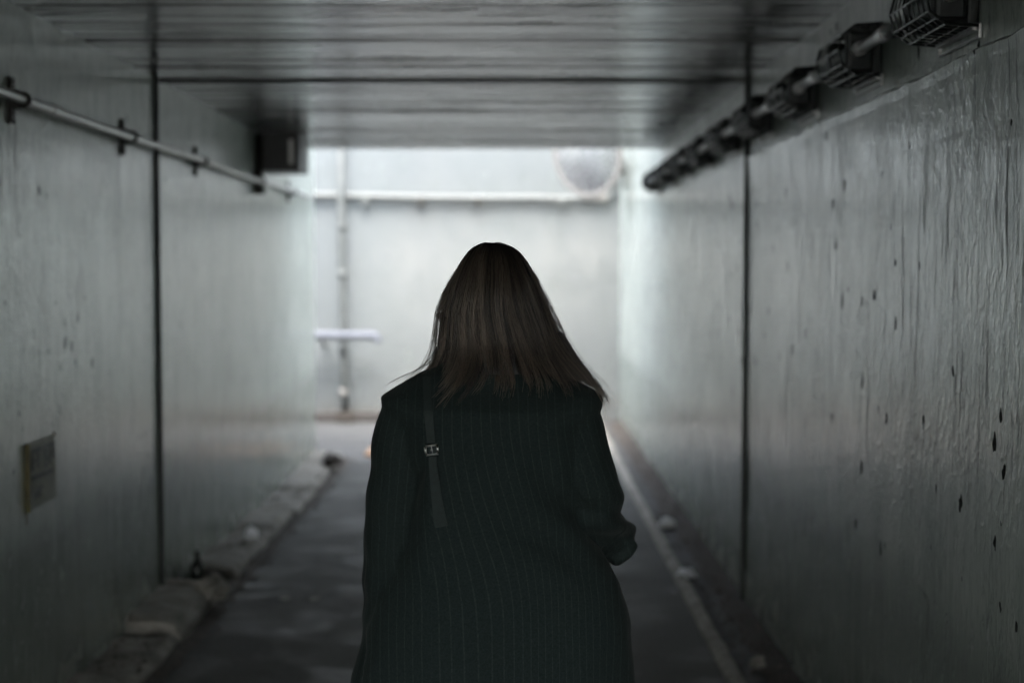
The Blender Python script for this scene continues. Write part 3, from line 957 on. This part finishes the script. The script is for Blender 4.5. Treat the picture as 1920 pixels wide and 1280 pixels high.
# --- coat
c_ = MB()
rows = [(0.40, -0.040, PY, 0.325, 0.21), (0.55, -0.040, PY, 0.315, 0.195), (0.70, -0.038, PY, 0.298, 0.175), (0.80, -0.034, PY, 0.288, 0.165),
        (0.86, -0.033, PY, 0.288, 0.158), (0.90, -0.033, PY, 0.280, 0.153), (0.95, -0.034, PY, 0.264, 0.149), (1.00, -0.037, PY, 0.236, 0.146), (1.05, -0.042, PY, 0.205, 0.143), (1.10, -0.045, PY, 0.192, 0.140), (1.20, -0.046, PY, 0.184, 0.137),
        (1.28, -0.047, PY, 0.202, 0.130), (1.33, -0.048, PY, 0.238, 0.118), (1.353, -0.049, PY + 0.004, 0.241, 0.102), (1.374, -0.049, PY + 0.008, 0.208, 0.090),
        (1.402, -0.047, PY + 0.012, 0.162, 0.080), (1.425, -0.046, PY + 0.015, 0.105, 0.072), (1.450, -0.046, PY + 0.018, 0.072, 0.068), (1.475, -0.046, PY + 0.02, 0.066, 0.064)]
c_.add(*loft(rows, 56, 2.35))
sl_pts = [(-0.216, PY, 1.322), (-0.234, PY - 0.003, 1.27), (-0.243, PY - 0.005, 1.19), (-0.252, PY - 0.005, 1.08), (-0.256, PY, 0.98), (-0.258, PY + 0.01, 0.88), (-0.268, PY + 0.015, 0.80), (-0.280, PY + 0.02, 0.715)]
sl_r = [0.066, 0.070, 0.069, 0.070, 0.071, 0.071, 0.069, 0.080]
p, r_ = resample(sl_pts, sl_r, 40)
c_.tube([tuple(q) for q in p], r_, 24)
SL = (p, r_)
sr_pts = [(0.112, PY, 1.335), (0.126, PY - 0.004, 1.28), (0.146, PY - 0.008, 1.215), (0.165, PY - 0.010, 1.150), (0.176, PY + 0.005, 1.105), (0.196, PY + 0.06, 1.060), (0.216, PY + 0.115, 1.028), (0.216, PY + 0.165, 1.015)]
sr_r = [0.060, 0.068, 0.068, 0.066, 0.057, 0.052, 0.060, 0.060]
p, r_ = resample(sr_pts, sr_r, 40)
c_.tube([tuple(q) for q in p], r_, 24)
SR = (p, r_)
# turned cuff corner hanging from the right sleeve
c_.add(*loft([(0.964, 0.228, PY + 0.10, 0.010, 0.03), (0.985, 0.236, PY + 0.10, 0.030, 0.045), (1.008, 0.243, PY + 0.11, 0.040, 0.05), (1.048, 0.228, PY + 0.11, 0.041, 0.045), (1.078, 0.208, PY + 0.10, 0.030, 0.04)], 16, 3.0))
cme = voxel(c_, 0.0062, 'coat')

nv = len(cme.vertices)
co = np.empty(nv * 3); cme.vertices.foreach_get('co', co); co = co.reshape(-1, 3)
no = np.empty(nv * 3); cme.vertex_normals.foreach_get('vector', no); no = no.reshape(-1, 3)

def axis_dist(pts, rs):
    A = np.array([tuple(q) for q in pts])
    rr = np.array(rs)
    d = np.linalg.norm(co[:, None, :] - A[None], axis=2)
    k = d.argmin(1)
    return d[np.arange(nv), k] / rr[k], A[k], rr[k], k / (len(pts) - 1)
dl, al, rl, tl_ = axis_dist(*SL)
dr, ar, rr_, tr_ = axis_dist(*SR)
is_l = (dl < 1.12) & (co[:, 0] < -0.225) | ((dl < 1.06) & (co[:, 0] < -0.19) & (co[:, 2] > 1.05) & (co[:, 1] < PY - 0.02) & (co[:, 0] < -0.2))
is_r = (dr < 1.15) & (co[:, 0] > 0.135)
sst = lambda a, b_, x: (lambda t: t * t * (3 - 2 * t))(np.clip((x - a) / (b_ - a), 0, 1))
x, yb, z = co[:, 0], co[:, 1] - PY, co[:, 2]
nz1 = np.array([noise.noise(Vector(p) * 5.0) for p in co])
nz2 = np.array([noise.noise(Vector(p) * 13.0 + Vector((9, 0, 0))) for p in co])
disp = 0.006 * nz1 + 0.0022 * nz2
bodym = ~(is_l | is_r)
# folds fanning below the buckle
bx, bz = -0.169, 1.250
dx_, dz_ = x - bx, bz - z
ang = np.arctan2(dx_, dz_ + 0.02)
rad = np.hypot(dx_, dz_)
fan = (np.cos(ang * 9 + 0.6) * 0.5 + np.cos(ang * 4.2 - 0.8) * 0.5) * np.exp(-(ang / 0.75) ** 2) * sst(0.01, 0.07, rad) * (1 - sst(0.25, 0.48, rad)) * (dz_ > -0.02) * (yb < 0)
disp += 0.013 * fan
# soft diagonal drags across the back to the right elbow
diag = np.sin((z * 0.75 + x * 0.62) * 52 + nz1 * 2.4) * np.exp(-(((x - 0.05) / 0.17) ** 2)) * np.exp(-(((z - 1.12) / 0.17) ** 2)) * (yb < 0.02)
disp += 0.0075 * diag
# vertical skirt folds
angb = np.arctan2(yb, x + 0.04)
disp += bodym * 0.011 * np.sin(angb * 8 + nz1 * 1.5 + 0.7) * (1 - sst(0.55, 0.98, z))
# sleeve creases
disp += is_l * 0.0016 * np.sin(z * 62 + np.sin(x * 40) * 2 + nz1 * 3) * sst(0.75, 0.9, z) * (1 - sst(1.22, 1.34, z))
disp += is_r * 0.0075 * np.sin(z * 95 + yb * 30 + nz1 * 2.5) * np.exp(-(((z - 1.09) / 0.07) ** 2))
co2 = co + no * disp[:, None]
cme.vertices.foreach_set('co', co2.ravel())
# stripe coordinate follows the cloth
lean = 0.070 * sst(0, 1, (1.34 - z) / 0.42) * np.exp(-(((x - 0.0) / 0.15) ** 2)) + 0.02 * sst(0, 1, (1.3 - z) / 0.5)
pull = 0.014 * np.exp(-(dx_ / 0.05) ** 2) * sst(0, 0.25, dz_) * -np.sign(dx_)
u = x - lean + pull + 0.004 * nz1
ul = np.arctan2(co[:, 0] - al[:, 0], -(co[:, 1] - al[:, 1])) * rl
ur = np.arctan2(co[:, 0] - ar[:, 0], -(co[:, 1] - ar[:, 1])) * rr_
u = np.where(is_l, ul + 0.3, np.where(is_r, ur + 0.5, u))
at = cme.attributes.new('stripe_u', 'FLOAT', 'POINT')
at.data.foreach_set('value', u.astype(np.float32))
cme.update()
bvh = BVHTree.FromPolygons([tuple(q) for q in co2], [tuple(pp.vertices) for pp in cme.polygons])
coat = finish(cme, 'coat', M['coat'], person)

def on_back(x, z, off=0.003):
    h = bvh.ray_cast(Vector((x, 2.0, z)), Vector((0, 1, 0)))
    return Vector((x, h[0].y - off, z)) if h[0] else Vector((x, PY - 0.12, z))
def ribbon(path, widths, thick=0.003, off=0.003):
    n = len(path)
    v, f = [], []
    for i, (px, pz) in enumerate(path):
        c = on_back(px, pz, off)
        w = widths[i] / 2
        a = Vector(path[max(i - 1, 0)]); b2 = Vector(path[min(i + 1, n - 1)])
        t = (b2 - a).normalized()
        s = Vector((-t.y, 0, t.x)) if t.y < 0 else Vector((t.y, 0, -t.x))
        for sx in (-1, 1):
            for d in (0, -thick):
                q = c + s * (w * sx)
                v.append((q.x, c.y + d, q.z))
    for i in range(n - 1):
        o = i * 4
        q = o + 4
        f += [(o + 1, o + 3, q + 3, q + 1), (o, q, q + 2, o + 2), (o, o + 1, q + 1, q), (o + 2, q + 2, q + 3, o + 3)]
    f += [(0, 2, 3, 1), ((n - 1) * 4, (n - 1) * 4 + 1, (n - 1) * 4 + 3, (n - 1) * 4 + 2)]
    return MB().add(v, f)
path = [(-0.171 - 0.013 * k / 14, 1.266 + 0.132 * k / 14) for k in range(14, -1, -1)]
ribbon(path, [0.017] * 15, 0.003, 0.0045).build('strap', M['strap'], coat, smooth=False)
path = [(-0.169, 1.262), (-0.168, 1.235), (-0.165, 1.20), (-0.160, 1.16), (-0.154, 1.12), (-0.149, 1.095)]
ribbon(path, [0.016, 0.016, 0.018, 0.021, 0.025, 0.026], 0.003, 0.004).build('strap', M['strap'], coat, smooth=False)
bc = on_back(-0.1695, 1.252, 0.011)
bm_ = MB()
def bar(x0, z0, x1, z1, r):
    ca, sa = math.cos(R(8)), math.sin(R(8))
    q = lambda X, Z: (bc.x + X * ca - Z * sa, bc.y, bc.z + X * sa + Z * ca)
    bm_.tube([q(x0, z0), q(x1, z1)], r, 8)
bar(-0.0125, -0.0095, -0.0125, 0.0095, 0.0030); bar(0.0125, -0.0095, 0.0125, 0.0095, 0.0030)
bk = bm_.build('buckle', M['steel'], coat, smooth=True)
bm_ = MB()
bar(-0.0125, 0.0095, 0.0125, 0.0095, 0.0022); bar(-0.0125, -0.0095, 0.0125, -0.0095, 0.0022); bar(0.0, 0.0095, 0.001, -0.0095, 0.0012)
bm_.lathe([(0.0026, -0.001), (0.002, -0.002)], (bc.x, bc.y - 0.001, bc.z), 'y', 10)
bm_.build('buckle_bar', M['galv'], coat, smooth=True)

# --- hair
tab = np.array([  # z, left, right, depth to the back
    (1.684, -0.050, -0.046, 0.004), (1.681, -0.066, -0.028, 0.020), (1.673, -0.084, -0.005, 0.042), (1.664, -0.095, 0.009, 0.060), (1.641, -0.113, 0.028, 0.086),
    (1.607, -0.129, 0.045, 0.108), (1.573, -0.142, 0.058, 0.119), (1.538, -0.153, 0.072, 0.122), (1.504, -0.157, 0.086, 0.121),
    (1.470, -0.160, 0.102, 0.124), (1.447, -0.164, 0.115, 0.130), (1.424, -0.173, 0.132, 0.140), (1.401, -0.188, 0.156, 0.150), (1.378, -0.212, 0.180, 0.158), (1.344, -0.262, 0.202, 0.166), (1.30, -0.27, 0.21, 0.17)])
tz = tab[::-1, 0]
def env(z):
    z = np.asarray(z)
    l = np.interp(z, tz, tab[::-1, 1]); r_ = np.interp(z, tz, tab[::-1, 2]); d = np.interp(z, tz, tab[::-1, 3])
    return (l + r_) / 2, (r_ - l) / 2, d
HV, HF, HA = [], [], []
NP = 18
def strand(xs, ys, zs, r0, rv, base, taper=0.75):
    P = np.stack([xs, ys, zs], 1)
    T = np.gradient(P, axis=0)
    T /= np.linalg.norm(T, axis=1)[:, None] + 1e-9
    S = np.cross(T, np.array([0.0, 1.0, 0.0])); S /= np.linalg.norm(S, axis=1)[:, None] + 1e-9
    U = np.cross(S, T)
    n = len(P)
    rad_ = r0 * (1 - taper * np.linspace(0, 1, n) ** 2)
    for k in range(3):
        an = 2 * math.pi * k / 3 + 0.5
        HV.append(P + (S * math.cos(an) + U * math.sin(an)) * rad_[:, None])
        a_ = np.zeros((n, 3)); a_[:, 0] = rv; a_[:, 1] = np.linspace(0, 1, n)
        HA.append(a_)
    i = np.arange(n - 1)
    for k in range(3):
        k2 = (k + 1) % 3
        HF.append(np.stack([base + k * n + i, base + k2 * n + i, base + k2 * n + i + 1, base + k * n + i + 1], 1))
    return base + 3 * n
base = 0
locks = []
for _ in range(210):
    locks.append((rng.uniform(-108, 112), rng.uniform(0, 1), rng.uniform(-1, 1), rng.uniform(0, 6.28)))
ztop = 1.684
for li, (phc, lr, lbend, lph) in enumerate(locks):
    side = abs(phc)
    if phc > 70:
        zend = rng.uniform(1.365, 1.45) if phc > 88 else rng.uniform(1.36, 1.42)
    elif phc < -70:
        zend = rng.uniform(1.375, 1.42)
    else:
        zend = rng.uniform(1.378, 1.475) - 0.02 * (rng.random() < 0.25)
    layer = rng.uniform(0.88, 1.0) if rng.random() < 0.7 else rng.uniform(0.7, 0.9)
    if 52 < phc < 86:
        layer *= 0.86          # leaves a gap before the outer lock on the right
    for _ in range(30):
        spread = rng.normal(0, 1)
        t = np.linspace(0, 1, NP)
        ze = zend + rng.normal(0, 0.012)
        z = ztop - 0.002 - (ztop - ze) * t ** 1.55
        ph = phc + spread * 4.4 * (1 - 0.8 * t) + lbend * 13 * t ** 2.2 * np.sin(t * 3 + lph) + rng.normal(0, 1.2) * t
        ph = R(1) * ph
        cx_, hw, dp = env(z)
        lay = (layer + rng.normal(0, 0.018)) * (1 - 0.0 * t)
        lay = np.minimum(lay, 1.0 + 0.01 * rng.random())
        lay = 1 - (1 - lay) * np.clip(t * 2.2, 0, 1)
        hw2 = hw
        sx = np.sin(ph); cxs = np.cos(ph)
        e = 0.92
        xs = cx_ + hw2 * lay * np.sign(sx) * np.abs(sx) ** e
        ys = hy + 0.005 - np.where(cxs > 0, dp * lay * cxs, dp * 0.9 * lay * cxs)
        wv = 0.0045 * np.sin(t * 10 + lph) * t ** 1.6 + rng.normal(0, 0.0009)
        xs = xs + wv
        z = z - 0.005 * np.exp(-((xs + 0.049) / 0.006) ** 2) * np.exp(-((ztop - z) / 0.012) ** 2)
        rv = np.clip(0.05 + 0.85 * lr ** 1.6 + rng.normal(0, 0.12), 0, 1)
        base = strand(xs, ys, z, 0.00095 * rng.uniform(0.7, 1.3), rv, base)
# loose flyaways and the blown ends on both shoulders
for _ in range(140):
    ph = R(rng.choice([-1, 1]) * rng.uniform(70, 105))
    t = np.linspace(0, 1, NP)
    ze = rng.uniform(1.34, 1.46)
    z = ztop - 0.002 - (ztop - ze) * t ** 1.5
    cx_, hw, dp = env(z)
    out = 1 + rng.uniform(0.0, 0.16) * np.sin(np.clip((t - 0.3) / 0.7, 0, 1) * math.pi * rng.uniform(0.5, 1.0)) + 0.02 * np.sin(t * rng.uniform(5, 12) + rng.uniform(0, 6)) * t
    xs = cx_ + hw * np.sin(ph) * out
    ys = hy - dp * np.cos(ph) * 0.9 + rng.normal(0, 0.01) * t
    base = strand(xs, ys, z, 0.00052, rng.uniform(0.4, 1), base)
for _ in range(46):   # right-hand blown lock
    t = np.linspace(0, 1, NP)
    a0 = np.array([0.098 + rng.normal(0, 0.004), 1.49]); a1 = np.array([0.135 + rng.normal(0, 0.006), 1.425]); a2 = np.array([0.185 + rng.normal(0, 0.006), 1.375]); a3 = np.array([0.200 + rng.normal(0, 0.006), 1.338 + rng.normal(0, 0.010)])
    w = np.stack([(1 - t) ** 3, 3 * t * (1 - t) ** 2, 3 * t * t * (1 - t), t ** 3], 1)
    q = w @ np.stack([a0, a1, a2, a3])
    base = strand(q[:, 0], np.full(NP, 3.03) + rng.normal(0, 0.02), q[:, 1], 0.0007, rng.uniform(0.4, 1), base)
for _ in range(8):   # left-hand tips lifted off the shoulder
    t = np.linspace(0, 1, NP)
    a0 = np.array([-0.165, 1.46]); a1 = np.array([-0.175 + rng.normal(0, 0.006), 1.415]); a2 = np.array([-0.21, 1.412 + rng.normal(0, 0.004)]); a3 = np.array([-0.262 + rng.normal(0, 0.010), 1.382 + rng.normal(0, 0.005)])
    w = np.stack([(1 - t) ** 3, 3 * t * (1 - t) ** 2, 3 * t * t * (1 - t), t ** 3], 1)
    q = w @ np.stack([a0, a1, a2, a3])
    base = strand(q[:, 0], np.full(NP, 3.03) + rng.normal(0, 0.015), q[:, 1], 0.0006, rng.uniform(0.3, 1), base)
# under-layer so that no scalp shows
zz = np.concatenate([np.linspace(1.682, 1.64, 8), np.linspace(1.63, 1.405, 16)])
cx_, hw, dp = env(zz)
rows_ = []
for i, z in enumerate(zz):
    f_ = 0.88 if z < 1.6 else 0.95
    if z < 1.46:
        f_ *= 1 - (1.46 - z) * 2.2
    for k in range(32):
        an = R(-120 + 240 * k / 31)
        cyy = math.cos(an)
        rows_.append((cx_[i] + hw[i] * f_ * math.sin(an) * (0.90 if an > 0 and z < 1.6 else 1), hy + 0.005 - dp[i] * f_ * cyy, z))
HV.append(np.array(rows_)); a_ = np.zeros((len(rows_), 3)); a_[:, 0] = 0.1; HA.append(a_)
ff = []
for i in range(len(zz) - 1):
    for k in range(31):
        a = base + i * 32 + k
        ff.append((a, a + 1, a + 33, a + 32))
HF.append(np.array(ff))
HV = np.concatenate(HV); HF = np.concatenate(HF); HA = np.concatenate(HA)
hm = bpy.data.meshes.new('hair')
hm.vertices.add(len(HV)); hm.vertices.foreach_set('co', HV.astype(np.float32).ravel())
hm.loops.add(len(HF) * 4); hm.loops.foreach_set('vertex_index', HF.astype(np.int32).ravel())
hm.polygons.add(len(HF)); hm.polygons.foreach_set('loop_start', np.arange(0, len(HF) * 4, 4, dtype=np.int32))
hm.update(calc_edges=True)
ha = hm.attributes.new('strand', 'FLOAT_VECTOR', 'POINT')
ha.data.foreach_set('vector', HA.astype(np.float32).ravel())
finish(hm, 'hair', M['hair'], person)
